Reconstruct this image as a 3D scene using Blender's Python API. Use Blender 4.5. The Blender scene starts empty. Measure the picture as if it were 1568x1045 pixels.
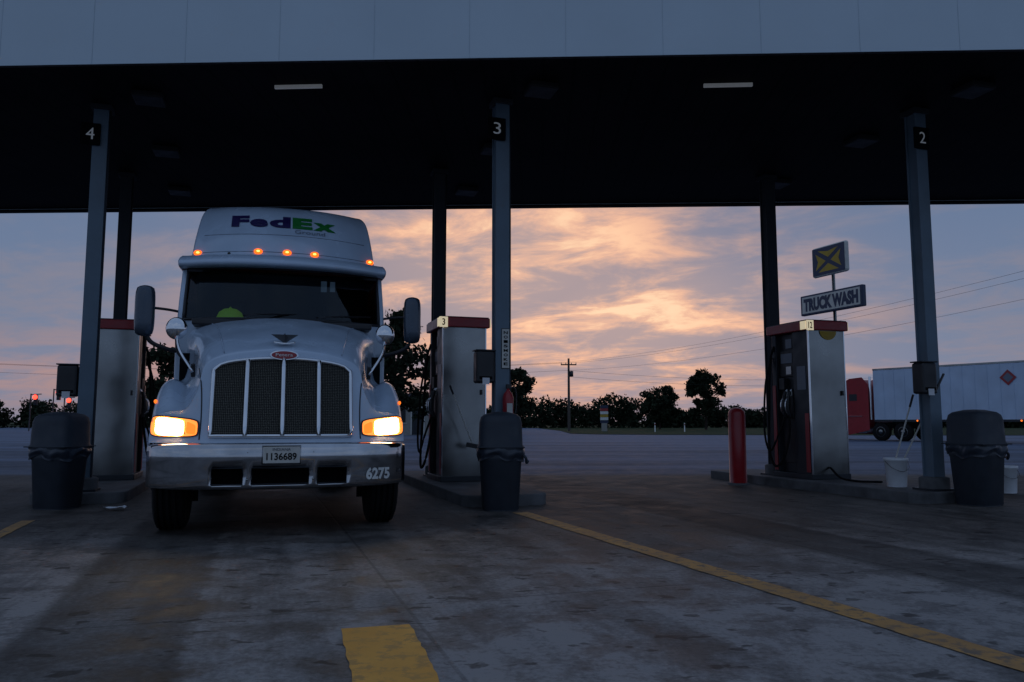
import bpy, math, random
from math import sin, cos, pi, radians, sqrt, exp
from mathutils import Vector, Matrix
from mathutils.bvhtree import BVHTree
random.seed(7)
scene = bpy.context.scene
scene.view_settings.view_transform = 'Standard'
scene.view_settings.look = 'None'
scene.view_settings.exposure = 0

TH = radians(18.0)
Lx, Ly = -sin(TH), cos(TH)
Rx, Ry = cos(TH), sin(TH)

# ------------------------------------------------------------------ materials
def base_mat(name):
    m = bpy.data.materials.new(name); m.use_nodes = True
    nt = m.node_tree
    return m, nt, nt.nodes['Principled BSDF']

def mat(name, col, rough=0.5, metal=0.0, var=0.15, vscale=6.0, bump=0.0, bscale=40.0, emis=None, estr=0.0, coat=0.0, shade_dirt=0.0, spec=0.5):
    m, nt, b = base_mat(name)
    b.inputs['Roughness'].default_value = rough
    b.inputs['Metallic'].default_value = metal
    b.inputs['Specular IOR Level'].default_value = spec
    b.inputs['Coat Weight'].default_value = coat
    b.inputs['Coat Roughness'].default_value = 0.08
    tc = nt.nodes.new('ShaderNodeTexCoord')
    n = nt.nodes.new('ShaderNodeTexNoise'); n.inputs['Scale'].default_value = vscale
    n.inputs['Detail'].default_value = 4
    nt.links.new(tc.outputs['Object'], n.inputs['Vector'])
    r = nt.nodes.new('ShaderNodeMapRange')
    r.inputs[1].default_value = 0.3; r.inputs[2].default_value = 0.7
    r.inputs[3].default_value = 1 - var; r.inputs[4].default_value = 1 + var * 0.5
    nt.links.new(n.outputs['Fac'], r.inputs[0])
    mx = nt.nodes.new('ShaderNodeVectorMath'); mx.operation = 'SCALE'
    mx.inputs[0].default_value = col[:3]
    nt.links.new(r.outputs[0], mx.inputs['Scale'])
    nt.links.new(mx.outputs[0], b.inputs['Base Color'])
    r2 = nt.nodes.new('ShaderNodeMapRange')
    r2.inputs[1].default_value = 0.3; r2.inputs[2].default_value = 0.7
    r2.inputs[3].default_value = rough * 0.8; r2.inputs[4].default_value = min(1, rough * 1.25)
    nt.links.new(n.outputs['Fac'], r2.inputs[0]); nt.links.new(r2.outputs[0], b.inputs['Roughness'])
    if bump > 0:
        n2 = nt.nodes.new('ShaderNodeTexNoise'); n2.inputs['Scale'].default_value = bscale
        n2.inputs['Detail'].default_value = 4
        nt.links.new(tc.outputs['Object'], n2.inputs['Vector'])
        bp = nt.nodes.new('ShaderNodeBump'); bp.inputs['Strength'].default_value = bump
        bp.inputs['Distance'].default_value = 0.01
        nt.links.new(n2.outputs['Fac'], bp.inputs['Height']); nt.links.new(bp.outputs[0], b.inputs['Normal'])
    if emis:
        b.inputs['Emission Color'].default_value = (*emis, 1)
        b.inputs['Emission Strength'].default_value = estr
    return m

M = {}
M['white'] = mat('truck_white_paint', (0.46, 0.56, 0.69), 0.24, coat=0.7, var=0.10, vscale=2.5)
M['chrome'] = mat('polished_chrome', (0.78, 0.79, 0.82), 0.08, 1.0, var=0.08)
M['bumper'] = mat('bumper_aluminium', (0.52, 0.52, 0.54), 0.10, 1.0, var=0.3, vscale=3.0, bump=0.08, bscale=3.5)
M['black'] = mat('black_plastic', (0.018, 0.018, 0.022), 0.45)
M['void'] = mat('dark_void', (0.005, 0.005, 0.006), 0.9, spec=0.1)
M['rubber'] = mat('tyre_rubber', (0.010, 0.010, 0.011), 0.85, bump=0.2, spec=0.2)
M['steel'] = mat('brushed_steel', (0.31, 0.315, 0.315), 0.24, 1.0, var=0.35, vscale=1.6, bump=0.09, bscale=2.5)
M['darksteel'] = mat('dark_panel', (0.03, 0.034, 0.042), 0.45, 0.3)
M['mirrorcase'] = mat('mirror_case', (0.05, 0.07, 0.10), 0.25, 0.4, coat=0.4)
M['red'] = mat('red_paint', (0.33, 0.012, 0.018), 0.4, coat=0.2)
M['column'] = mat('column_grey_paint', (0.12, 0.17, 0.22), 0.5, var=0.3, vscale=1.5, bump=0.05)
M['column_shaded'] = mat('column_shaded_paint', (0.04, 0.045, 0.055), 0.6, var=0.25, vscale=1.5, spec=0.2)  # column paint darkened for the shade under the canopy
M['can'] = mat('can_plastic', (0.026, 0.033, 0.046), 0.6, bump=0.1)
M['bag'] = mat('bin_bag', (0.03, 0.038, 0.055), 0.35, bump=0.8, bscale=16)
M['island'] = mat('island_concrete', (0.12, 0.12, 0.125), 0.85, var=0.6, vscale=3, bump=0.4)
M['yellow'] = mat('yellow_paint', (0.45, 0.29, 0.03), 0.6)
M['amber'] = mat('amber_lens', (0.8, 0.25, 0.02), 0.3, emis=(1, 0.17, 0.012), estr=1.5)
M['hot'] = mat('headlamp_glow', (1, 0.9, 0.7), 0.3, emis=(1, 0.78, 0.48), estr=24)
M['warm'] = mat('headlamp_lens', (0.9, 0.4, 0.1), 0.2, emis=(1, 0.24, 0.03), estr=1.5)
M['marker'] = mat('marker_lamp', (0.9, 0.3, 0.02), 0.3, emis=(1, 0.12, 0.006), estr=1.8)
M['marker_hot'] = mat('marker_core', (1, 0.6, 0.2), 0.3, emis=(1, 0.42, 0.08), estr=3.5)
M['purple'] = mat('purple_vinyl', (0.018, 0.01, 0.08), 0.4)
M['green'] = mat('green_vinyl', (0.01, 0.17, 0.03), 0.4)
M['greytxt'] = mat('grey_vinyl', (0.14, 0.17, 0.22), 0.4)
M['plate'] = mat('plate_white', (0.6, 0.58, 0.53), 0.4)
M['plaintxt'] = mat('white_vinyl', (0.75, 0.75, 0.72), 0.4)
M['number'] = mat('number_grey', (0.45, 0.47, 0.5), 0.4, emis=(0.5, 0.55, 0.6), estr=0.09)
M['lit'] = mat('lit_number_panel', (0.85, 0.8, 0.6), 0.4, emis=(1, 0.85, 0.55), estr=0.45)
M['bucket'] = mat('white_bucket', (0.8, 0.82, 0.86), 0.5)
M['hivis'] = mat('hi_vis_plastic', (0.46, 0.85, 0.06), 0.5, emis=(0.4, 0.8, 0.05), estr=0.06)
M['trailer'] = mat('trailer_white', (0.50, 0.60, 0.74), 0.45, var=0.15, vscale=0.8)
M['bark'] = mat('bark', (0.04, 0.03, 0.025), 0.9, bump=0.6, spec=0.1)
M['leaf'] = mat('foliage', (0.025, 0.035, 0.02), 0.9, var=0.6, vscale=0.8, spec=0.1)
M['wood'] = mat('pole_wood', (0.05, 0.04, 0.033), 0.9)
M['wire'] = mat('cable', (0.02, 0.02, 0.02), 0.7)
M['redlamp'] = mat('red_signal', (1, 0.05, 0.03), 0.3, emis=(1, 0.04, 0.02), estr=5)
M['wall'] = mat('building_wall', (0.33, 0.31, 0.28), 0.8, bump=0.2)
M['roof'] = mat('building_roof', (0.07, 0.07, 0.08), 0.8)
M['blue'] = mat('sign_blue', (0.02, 0.03, 0.075), 0.4)
M['seat'] = mat('seat_fabric', (0.03, 0.03, 0.035), 0.9)
M['ceil_lamp'] = mat('ceiling_lamp', (0.03, 0.03, 0.034), 0.5, spec=0.2)
M['tube'] = mat('tube_fixture', (0.7, 0.72, 0.75), 0.4, emis=(0.8, 0.85, 0.9), estr=0.06)
M['paper'] = mat('paper', (0.75, 0.75, 0.78), 0.8)

def glass_mat():
    m = bpy.data.materials.new('windscreen_glass'); m.use_nodes = True
    nt = m.node_tree; nt.nodes.clear()
    out = nt.nodes.new('ShaderNodeOutputMaterial')
    tr = nt.nodes.new('ShaderNodeBsdfTransparent'); tr.inputs[0].default_value = (0.5, 0.58, 0.6, 1)
    gl = nt.nodes.new('ShaderNodeBsdfGlossy'); gl.inputs['Roughness'].default_value = 0.03
    gl.inputs[0].default_value = (0.8, 0.9, 1.0, 1)
    fr = nt.nodes.new('ShaderNodeFresnel'); fr.inputs[0].default_value = 1.45
    mx = nt.nodes.new('ShaderNodeMixShader')
    nt.links.new(fr.outputs[0], mx.inputs[0]); nt.links.new(tr.outputs[0], mx.inputs[1]); nt.links.new(gl.outputs[0], mx.inputs[2])
    nt.links.new(mx.outputs[0], out.inputs[0])
    return m
M['glass'] = glass_mat()

def grille_mat():
    m, nt, b = base_mat('grille_mesh')
    tc = nt.nodes.new('ShaderNodeTexCoord')
    v = nt.nodes.new('ShaderNodeTexVoronoi'); v.inputs['Scale'].default_value = 60; v.inputs['Randomness'].default_value = 0.1
    mp = nt.nodes.new('ShaderNodeMapping'); mp.inputs['Scale'].default_value = (1, 0.001, 1)
    nt.links.new(tc.outputs['Object'], mp.inputs[0]); nt.links.new(mp.outputs[0], v.inputs['Vector'])
    r = nt.nodes.new('ShaderNodeMapRange'); r.inputs[1].default_value = 0.38; r.inputs[2].default_value = 0.56
    nt.links.new(v.outputs['Distance'], r.inputs[0])
    c = nt.nodes.new('ShaderNodeMix'); c.data_type = 'RGBA'
    c.inputs['A'].default_value = (0.004, 0.004, 0.004, 1); c.inputs['B'].default_value = (0.16, 0.15, 0.12, 1)
    nt.links.new(r.outputs[0], c.inputs['Factor']); nt.links.new(c.outputs['Result'], b.inputs['Base Color'])
    b.inputs['Roughness'].default_value = 0.45; b.inputs['Metallic'].default_value = 0.5
    bp = nt.nodes.new('ShaderNodeBump'); bp.inputs['Strength'].default_value = 0.6; bp.inputs['Distance'].default_value = 0.01
    nt.links.new(r.outputs[0], bp.inputs['Height']); nt.links.new(bp.outputs[0], b.inputs['Normal'])
    return m
M['grille'] = grille_mat()

class NB:
    def __init__(s, nt): s.nt = nt
    def m(s, op, a, b=None, c=None, clamp=False):
        n = s.nt.nodes.new('ShaderNodeMath'); n.operation = op; n.use_clamp = clamp
        for i, v in enumerate((a, b, c)):
            if v is None: continue
            if isinstance(v, (int, float)): n.inputs[i].default_value = v
            else: s.nt.links.new(v, n.inputs[i])
        return n.outputs[0]
    def rng(s, v, a, b, c=0.0, d=1.0, smooth=True):
        n = s.nt.nodes.new('ShaderNodeMapRange')
        if smooth: n.interpolation_type = 'SMOOTHSTEP'
        s.nt.links.new(v, n.inputs[0])
        for i, k in enumerate((a, b, c, d)): n.inputs[i + 1].default_value = k
        return n.outputs[0]
    def mix(s, f, A, B):
        n = s.nt.nodes.new('ShaderNodeMix'); n.data_type = 'RGBA'
        for key, v in (('Factor', f), ('A', A), ('B', B)):
            if isinstance(v, tuple): n.inputs[key].default_value = (*v, 1)
            elif isinstance(v, (int, float)): n.inputs[key].default_value = v
            else: s.nt.links.new(v, n.inputs[key])
        return n.outputs['Result']
    def noise(s, vec, scale, detail=5, rough=0.55, dist=0.0):
        n = s.nt.nodes.new('ShaderNodeTexNoise')
        n.inputs['Scale'].default_value = scale; n.inputs['Detail'].default_value = detail
        n.inputs['Roughness'].default_value = rough; n.inputs['Distortion'].default_value = dist
        s.nt.links.new(vec, n.inputs['Vector']); return n.outputs['Fac']
    def comb(s, x, y, z):
        n = s.nt.nodes.new('ShaderNodeCombineXYZ')
        for i, v in enumerate((x, y, z)):
            if isinstance(v, (int, float)): n.inputs[i].default_value = v
            else: s.nt.links.new(v, n.inputs[i])
        return n.outputs[0]

def ground_mat():
    m, nt, b = base_mat('stained_concrete'); B = NB(nt)
    geo = nt.nodes.new('ShaderNodeNewGeometry'); sp = nt.nodes.new('ShaderNodeSeparateXYZ')
    nt.links.new(geo.outputs['Position'], sp.inputs[0])
    x, y = sp.outputs[0], sp.outputs[1]; P = geo.outputs['Position']
    s = B.m('ADD', B.m('MULTIPLY', x, cos(TH)), B.m('MULTIPLY', y, sin(TH)))
    t = B.m('ADD', B.m('MULTIPLY', x, -sin(TH)), B.m('MULTIPLY', y, cos(TH)))
    big = B.noise(P, 0.45, 3, 0.6); med = B.noise(P, 1.9, 6, 0.74, 0.3); fine = B.noise(P, 26, 5, 0.75)
    stv = B.comb(B.m('MULTIPLY', s, 2.6), B.m('MULTIPLY', t, 0.3), 0.0)
    streak = B.noise(stv, 1.3, 4, 0.6, 0.2)
    v = B.rng(big, 0.3, 0.7, 0.68, 1.18)
    v = B.m('MULTIPLY', v, B.rng(med, 0.38, 0.6, 0.5, 1.15))
    v = B.m('MULTIPLY', v, B.rng(fine, 0.25, 0.75, 0.5, 1.5, False))
    v = B.m('MULTIPLY', v, B.rng(streak, 0.35, 0.6, 0.72, 1.1))
    sw = B.m('ADD', s, B.m('MULTIPLY', B.m('SUBTRACT', med, 0.5), 0.3))
    per = B.m('PINGPONG', B.m('ADD', sw, 0.72 + 5.8 * 5), 2.9)
    band = B.rng(per, 0.38, 0.5, 1.0, 0.0)
    v = B.m('MULTIPLY', v, B.m('SUBTRACT', 1.0, B.m('MULTIPLY', band, 0.55)))
    spl = B.noise(B.comb(B.m('MULTIPLY', x, 0.6), y, 2.0), 6.5, 3, 0.5, 0.4)
    v = B.m('MULTIPLY', v, B.m('SUBTRACT', 1.0, B.m('MULTIPLY', B.rng(spl, 0.62, 0.66), 0.62)))
    vo = nt.nodes.new('ShaderNodeTexVoronoi'); vo.inputs['Scale'].default_value = 2.3
    nt.links.new(P, vo.inputs['Vector'])
    dots = B.rng(vo.outputs['Distance'], 0.035, 0.055, 0.65, 0.0)
    v = B.m('MULTIPLY', v, B.m('SUBTRACT', 1.0, dots))
    j1 = B.rng(B.m('PINGPONG', B.m('ADD', s, 101.7), 1.9), 0.006, 0.016, 1.0, 0.0)
    j2 = B.rng(B.m('PINGPONG', B.m('ADD', t, 100.9), 2.3), 0.006, 0.016, 1.0, 0.0)
    j = B.m('MAXIMUM', j1, j2)
    v = B.m('MULTIPLY', v, B.m('SUBTRACT', 1.0, B.m('MULTIPLY', j, 0.3)))
    shade_dirt = B.m('MULTIPLY', B.rng(y, 3.8, 9.5), B.rng(y, 16.0, 18.5, 1, 0))  # canopy shade painted into the concrete colour, along with brownish staining
    v = B.m('MULTIPLY', v, B.m('SUBTRACT', 1.0, B.m('MULTIPLY', shade_dirt, 0.6)))
    tint = B.mix(shade_dirt, (0.27, 0.262, 0.262), (0.25, 0.22, 0.20))
    col = B.mix(v, (0.0, 0.0, 0.0), tint)
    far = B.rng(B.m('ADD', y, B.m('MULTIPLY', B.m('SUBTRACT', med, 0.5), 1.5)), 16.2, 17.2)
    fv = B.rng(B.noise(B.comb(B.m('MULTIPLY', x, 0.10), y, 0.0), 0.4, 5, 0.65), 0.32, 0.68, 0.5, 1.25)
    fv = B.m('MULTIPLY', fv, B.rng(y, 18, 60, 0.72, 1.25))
    fcol = B.mix(fv, (0.0, 0, 0), (0.115, 0.15, 0.225))  # blue sky reflection painted into the far pavement, brighter with distance
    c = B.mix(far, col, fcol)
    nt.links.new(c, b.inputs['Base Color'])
    rr = B.rng(med, 0.3, 0.7, 0.6, 0.88)
    nt.links.new(rr, b.inputs['Roughness'])
    b.inputs['Specular IOR Level'].default_value = 0.28
    h = B.m('SUBTRACT', B.m('MULTIPLY', fine, 0.45), B.m('MULTIPLY', j, 0.8))
    bp = nt.nodes.new('ShaderNodeBump'); bp.inputs['Strength'].default_value = 0.35; bp.inputs['Distance'].default_value = 0.01
    nt.links.new(h, bp.inputs['Height']); nt.links.new(bp.outputs[0], b.inputs['Normal'])
    return m
M['ground'] = ground_mat()

def line_mat(name, c1, c2, wearc, amt):
    m, nt, b = base_mat(name); B = NB(nt)
    geo = nt.nodes.new('ShaderNodeNewGeometry'); P = geo.outputs['Position']
    n1 = B.noise(P, 11, 5, 0.7); n2 = B.noise(P, 1.6, 3)
    wear = B.m('MULTIPLY', B.rng(n1, 0.47, 0.62), B.rng(n2, 0.3, 0.6, amt, 1.0))
    c = B.mix(B.rng(n2, 0.3, 0.7), c1, c2)
    c = B.mix(wear, c, wearc)
    nt.links.new(c, b.inputs['Base Color']); b.inputs['Roughness'].default_value = 0.75
    bp = nt.nodes.new('ShaderNodeBump'); bp.inputs['Strength'].default_value = 0.3; bp.inputs['Distance'].default_value = 0.01
    nt.links.new(n1, bp.inputs['Height']); nt.links.new(bp.outputs[0], b.inputs['Normal'])
    return m
M['line'] = line_mat('worn_yellow_line', (0.34, 0.185, 0.065), (0.48, 0.255, 0.07), (0.13, 0.105, 0.08), 0.5)
M['bar'] = line_mat('yellow_bar_paint', (0.62, 0.29, 0.045), (0.74, 0.37, 0.07), (0.42, 0.23, 0.07), 0.2)
M['grass'] = mat('grass_surface', (0.03, 0.048, 0.018), 0.95, var=0.4, vscale=0.5, bump=0.5, bscale=5, spec=0.1)

def ceiling_mat():
    m, nt, b = base_mat('canopy_decking'); B = NB(nt)
    tc = nt.nodes.new('ShaderNodeTexCoord'); sp = nt.nodes.new('ShaderNodeSeparateXYZ')
    nt.links.new(tc.outputs['Object'], sp.inputs[0])
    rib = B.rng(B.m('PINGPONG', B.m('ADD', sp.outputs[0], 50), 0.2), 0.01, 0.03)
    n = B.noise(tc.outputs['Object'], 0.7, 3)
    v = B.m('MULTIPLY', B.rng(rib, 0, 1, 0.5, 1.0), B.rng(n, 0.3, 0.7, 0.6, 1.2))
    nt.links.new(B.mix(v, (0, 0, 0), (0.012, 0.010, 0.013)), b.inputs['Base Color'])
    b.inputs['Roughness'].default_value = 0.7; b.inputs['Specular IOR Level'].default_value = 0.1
    return m
M['ceiling'] = ceiling_mat()
M['fascia'] = mat('fascia_panel', (0.56, 0.65, 0.72), 0.45, var=0.07, vscale=0.6)
M['seam'] = mat('fascia_seam', (0.46, 0.54, 0.61), 0.6)

# ------------------------------------------------------------------ mesh helpers
def empty(name, loc=(0, 0, 0), rz=0.0):
    e = bpy.data.objects.new(name, None); scene.collection.objects.link(e)
    e.location = loc; e.rotation_euler = (0, 0, rz); e.empty_display_size = 0.3
    return e

def mk(name, verts, faces, material, parent=None, smooth=False, bevel=0.0, loc=None, rot=None, solid=0.0, seg=2):
    me = bpy.data.meshes.new(name); me.from_pydata([tuple(v) for v in verts], [], faces); me.update()
    o = bpy.data.objects.new(name, me); scene.collection.objects.link(o)
    if material: me.materials.append(material)
    if smooth:
        for p in me.polygons: p.use_smooth = True
    if parent: o.parent = parent
    if loc: o.location = loc
    if rot: o.rotation_euler = rot
    if solid:
        sm = o.modifiers.new('solid', 'SOLIDIFY'); sm.thickness = solid; sm.offset = 0
    if bevel > 0:
        b = o.modifiers.new('bevel', 'BEVEL'); b.width = bevel; b.segments = seg; b.limit_method = 'ANGLE'
    return o

def box(name, x0, x1, y0, y1, z0, z1, material, parent=None, bevel=0.0, loc=None, rot=None, taper=1.0):
    cx, cy = (x0 + x1) / 2, (y0 + y1) / 2
    v = [(x0, y0, z0), (x1, y0, z0), (x1, y1, z0), (x0, y1, z0)]
    v += [(cx + (a - cx) * taper, cy + (b - cy) * taper, z1) for a, b, _ in v[:4]]
    f = [(0, 3, 2, 1), (4, 5, 6, 7), (0, 1, 5, 4), (1, 2, 6, 5), (2, 3, 7, 6), (3, 0, 4, 7)]
    return mk(name, v, f, material, parent, False, bevel, loc, rot)

def cr(a, b, c, d, t):
    return tuple(0.5 * (2 * b[i] + (c[i] - a[i]) * t + (2 * a[i] - 5 * b[i] + 4 * c[i] - d[i]) * t * t + (3 * b[i] - a[i] - 3 * c[i] + d[i]) * t ** 3) for i in range(len(b)))

def rline(p, n, closed=False):
    out = []; N = len(p)
    segs = N if closed else N - 1
    for i in range(segs):
        if closed: a, b, c, d = p[(i - 1) % N], p[i], p[(i + 1) % N], p[(i + 2) % N]
        else:
            b, c = p[i], p[i + 1]
            a = p[i - 1] if i > 0 else tuple(2 * b[k] - c[k] for k in range(len(b)))
            d = p[i + 2] if i + 2 < N else tuple(2 * c[k] - b[k] for k in range(len(b)))
        for k in range(n): out.append(cr(a, b, c, d, k / n))
    if not closed: out.append(tuple(p[-1]))
    return out

def rgrid(g, nu, nv, closed=False):
    g = [rline(r, nu, closed) for r in g]
    cols = [rline([g[i][j] for i in range(len(g))], nv) for j in range(len(g[0]))]
    return [[cols[j][i] for j in range(len(cols))] for i in range(len(cols[0]))]

def grid_vf(g, closed=False, skip=None):
    R, C = len(g), len(g[0]); v = [p for r in g for p in r]; f = []
    for i in range(R - 1):
        for j in range(C if closed else C - 1):
            if skip and skip(i, j): continue
            k = (j + 1) % C
            f.append((i * C + j, i * C + k, (i + 1) * C + k, (i + 1) * C + j))
    return v, f

def revolve(name, prof, material, parent=None, n=24, loc=None, rot=None, smooth=True, axis='z', sq=0.0):
    rows = []
    for r, z in prof:
        row = []
        for k in range(n):
            a = 2 * pi * k / n; c, s_ = cos(a), sin(a)
            q = 1.0
            if sq > 0: q = 1.0 / (abs(c) ** sq + abs(s_) ** sq) ** (1.0 / sq)
            X, Y = r * c * q, r * s_ * q
            row.append((X, Y, z) if axis == 'z' else (z, X, Y) if axis == 'x' else (X, z, Y))
        rows.append(row)
    v, f = grid_vf(rows, True)
    f.append(tuple(range(n))); f.append(tuple(range((len(prof) - 1) * n, len(prof) * n)))
    o = mk(name, v, f, material, parent, smooth, 0, loc, rot)
    return o

def tube(name, pts, r, material, parent=None, n=8, refine=6):
    p = rline(pts, refine) if len(pts) > 2 else [tuple(q) for q in pts]
    rows = []
    for i, q in enumerate(p):
        a = Vector(p[max(i - 1, 0)]); b = Vector(p[min(i + 1, len(p) - 1)])
        d = (b - a).normalized()
        up = Vector((0, 0, 1)) if abs(d.z) < 0.9 else Vector((1, 0, 0))
        u = d.cross(up).normalized(); w = d.cross(u)
        rows.append([tuple(Vector(q) + u * r * cos(2 * pi * k / n) + w * r * sin(2 * pi * k / n)) for k in range(n)])
    v, f = grid_vf(rows, True)
    f.append(tuple(range(n))); f.append(tuple(range((len(rows) - 1) * n, len(rows) * n)))
    return mk(name, v, f, material, parent, True)

def ball(name, c, r, material, parent=None, sx=1, sy=1, sz=1, n=16):
    prof = [(max(1e-4, sin(pi * i / 10)), -cos(pi * i / 10)) for i in range(11)]
    rows = [[(c[0] + r * sx * q * cos(2 * pi * k / n), c[1] + r * sy * q * sin(2 * pi * k / n), c[2] + r * sz * z) for k in range(n)] for q, z in prof]
    v, f = grid_vf(rows, True)
    return mk(name, v, f, material, parent, True)

def text_mesh(s, bold=0.02):
    cu = bpy.data.curves.new('t', 'FONT'); cu.body = s; cu.size = 1.0; cu.offset = bold; cu.resolution_u = 3
    o = bpy.data.objects.new('t', cu); scene.collection.objects.link(o)
    dg = bpy.context.evaluated_depsgraph_get(); dg.update()
    me = bpy.data.meshes.new_from_object(o.evaluated_get(dg))
    bpy.data.objects.remove(o)
    vs = [tuple(v.co) for v in me.vertices]; fs = [tuple(p.vertices) for p in me.polygons]
    xs = [v[0] for v in vs]; ys = [v[1] for v in vs]
    x0, x1, y0, y1 = min(xs), max(xs), min(ys), max(ys)
    return [((v[0] - x0) / (x1 - x0), (v[1] - y0) / (y1 - y0)) for v in vs], fs

def text_on(name, s, x0, x1, z0, z1, material, parent, fy, bold=0.02, rot=None, loc=None):
    """text in the local x-z plane, reading from -y"""
    uv, fs = text_mesh(s, bold)
    v = []
    for a, b in uv:
        X = x0 + a * (x1 - x0); Z = z0 + b * (z1 - z0)
        v.append((X, fy(X, Z) if callable(fy) else fy, Z))
    return mk(name, v, fs, material, parent, False, 0, loc, rot)

# ------------------------------------------------------------------ camera / world / sun
cam = bpy.data.cameras.new('camera'); co = bpy.data.objects.new('camera', cam); scene.collection.objects.link(co)
co.location = (0, 0, 1.12); co.rotation_euler = (radians(90 + 5.83), 0, 0)
cam.sensor_width = 36; cam.lens = 27.57; cam.clip_end = 3000; cam.clip_start = 0.05
scene.camera = co

w = bpy.data.worlds.new('World'); scene.world = w; w.use_nodes = True
nt = w.node_tree; B = NB(nt); bg = nt.nodes['Background']; outw = nt.nodes['World Output']
sky = nt.nodes.new('ShaderNodeTexSky'); sky.sky_type = 'NISHITA'; sky.sun_disc = False
sky.sun_elevation = radians(2.0); sky.sun_rotation = radians(6)
tc = nt.nodes.new('ShaderNodeTexCoord'); sp = nt.nodes.new('ShaderNodeSeparateXYZ')
nt.links.new(tc.outputs['Generated'], sp.inputs[0])
x, y, z = sp.outputs[0], sp.outputs[1], sp.outputs[2]
zc = B.m('ADD', B.m('MAXIMUM', z, 0.0), 0.16)
px = B.m('DIVIDE', x, zc); py = B.m('DIVIDE', y, zc)
rx = B.m('ADD', B.m('MULTIPLY', px, 0.92), B.m('MULTIPLY', py, -0.38))
ry = B.m('ADD', B.m('MULTIPLY', px, 0.38), B.m('MULTIPLY', py, 0.92))
cv = B.comb(B.m('MULTIPLY', rx, 0.8), ry, 7.1)
n1 = B.noise(cv, 1.05, 5, 0.55, 0.25)
n2 = B.noise(cv, 3.2, 6, 0.62, 0.35)
cl = B.m('ADD', B.m('MULTIPLY', n1, 0.52), B.m('MULTIPLY', n2, 0.48))
cloud = B.rng(cl, 0.42, 0.59)
yy = B.m('MAXIMUM', y, 0.08)
tx = B.m('DIVIDE', x, yy); tz = B.m('DIVIDE', z, yy)
def gauss(cx, cz, wx, wz):
    a = B.m('DIVIDE', B.m('SUBTRACT', tx, cx), wx); b = B.m('DIVIDE', B.m('SUBTRACT', tz, cz), wz)
    return B.m('EXPONENT', B.m('MULTIPLY', B.m('ADD', B.m('MULTIPLY', a, a), B.m('MULTIPLY', b, b)), -1.0))
glow = B.m('MAXIMUM', gauss(-0.01, 0.21, 0.27, 0.14), B.m('MULTIPLY', gauss(0.14, 0.14, 0.23, 0.11), 0.95))
hz = gauss(-0.25, 0.06, 0.6, 0.05)
bluesky = B.mix(B.rng(z, 0.0, 0.35), (0.18, 0.225, 0.335), (0.12, 0.18, 0.305))
c = B.mix(B.m('MULTIPLY', cloud, 0.7), bluesky, (0.235, 0.225, 0.285))
c = B.mix(B.m('MULTIPLY', hz, B.m('ADD', 0.15, B.m('MULTIPLY', cloud, 0.6)), None, True), c, (0.54, 0.29, 0.24))
wf = B.m('MULTIPLY', glow, B.m('ADD', 0.78, B.m('MULTIPLY', cloud, 0.7)), None, True)
warmc = B.mix(cloud, (0.53, 0.375, 0.345), (1.0, 0.54, 0.34))
c = B.mix(wf, c, warmc)
core = B.rng(B.m('MULTIPLY', glow, cloud), 0.48, 0.95)
c = B.mix(core, c, (1.0, 0.70, 0.46))
back = B.m('MAXIMUM', B.rng(y, 0.35, -0.3), B.rng(z, 0.4, 0.75))
backc = B.mix(cloud, (0.135, 0.205, 0.34), (0.21, 0.275, 0.395))
c = B.mix(back, c, backc)
nt.links.new(c, bg.inputs['Color']); bg.inputs['Strength'].default_value = 1.0
bg2 = nt.nodes.new('ShaderNodeBackground'); bg2.inputs['Strength'].default_value = 0.002
nt.links.new(sky.outputs[0], bg2.inputs['Color'])
addn = nt.nodes.new('ShaderNodeAddShader')
nt.links.new(bg.outputs[0], addn.inputs[0]); nt.links.new(bg2.outputs[0], addn.inputs[1])
nt.links.new(addn.outputs[0], outw.inputs[0])

sl = bpy.data.lights.new('sun', 'SUN'); sl.energy = 0.03; sl.angle = radians(20); sl.color = (1, 0.7, 0.5)
so = bpy.data.objects.new('sun', sl); scene.collection.objects.link(so)
so.rotation_euler = Vector((0.1, 1.0, 0.12)).to_track_quat('Z', 'Y').to_euler()

# ------------------------------------------------------------------ ground
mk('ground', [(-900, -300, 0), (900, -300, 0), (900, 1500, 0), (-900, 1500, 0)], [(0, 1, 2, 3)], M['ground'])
gp = [(5.2, 70), (7, 66.5), (12, 64), (30, 62), (70, 60), (800, 60), (800, 1400), (-800, 1400), (-800, 150), (-60, 145), (-10, 140), (4, 125), (5.5, 90)]
mk('grass', [(a, b, 0.03) for a, b in gp], [tuple(range(len(gp)))], M['grass'])

def strip(name, ax_, ay_, bx_, by_, wd, mt='line'):
    d = Vector((bx_ - ax_, by_ - ay_)).normalized(); n = Vector((d.y, -d.x)) * wd / 2
    nseg = 60; vs = []
    for i in range(nseg + 1):
        t = i / nseg; X = ax_ + (bx_ - ax_) * t; Y = ay_ + (by_ - ay_) * t
        j1, j2 = random.uniform(-.008, .008), random.uniform(-.008, .008)
        vs += [(X - n.x + j1, Y - n.y, 0.005), (X + n.x + j2, Y + n.y, 0.005)]
    fs = [(2 * i, 2 * i + 1, 2 * i + 3, 2 * i + 2) for i in range(nseg)]
    return mk(name, vs, fs, M[mt])
strip('painted_line', 0.10, 9.82, 3.45, 0.8, 0.2)
strip('painted_line', -5.45, 9.0, -2.6, 0.8, 0.14)
strip('painted_line', 6.9, 10.6, 10.0, 1.2, 0.2)
strip('painted_bar', -0.74, 4.42, 0.22, 0.8, 0.37, 'bar')

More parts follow.
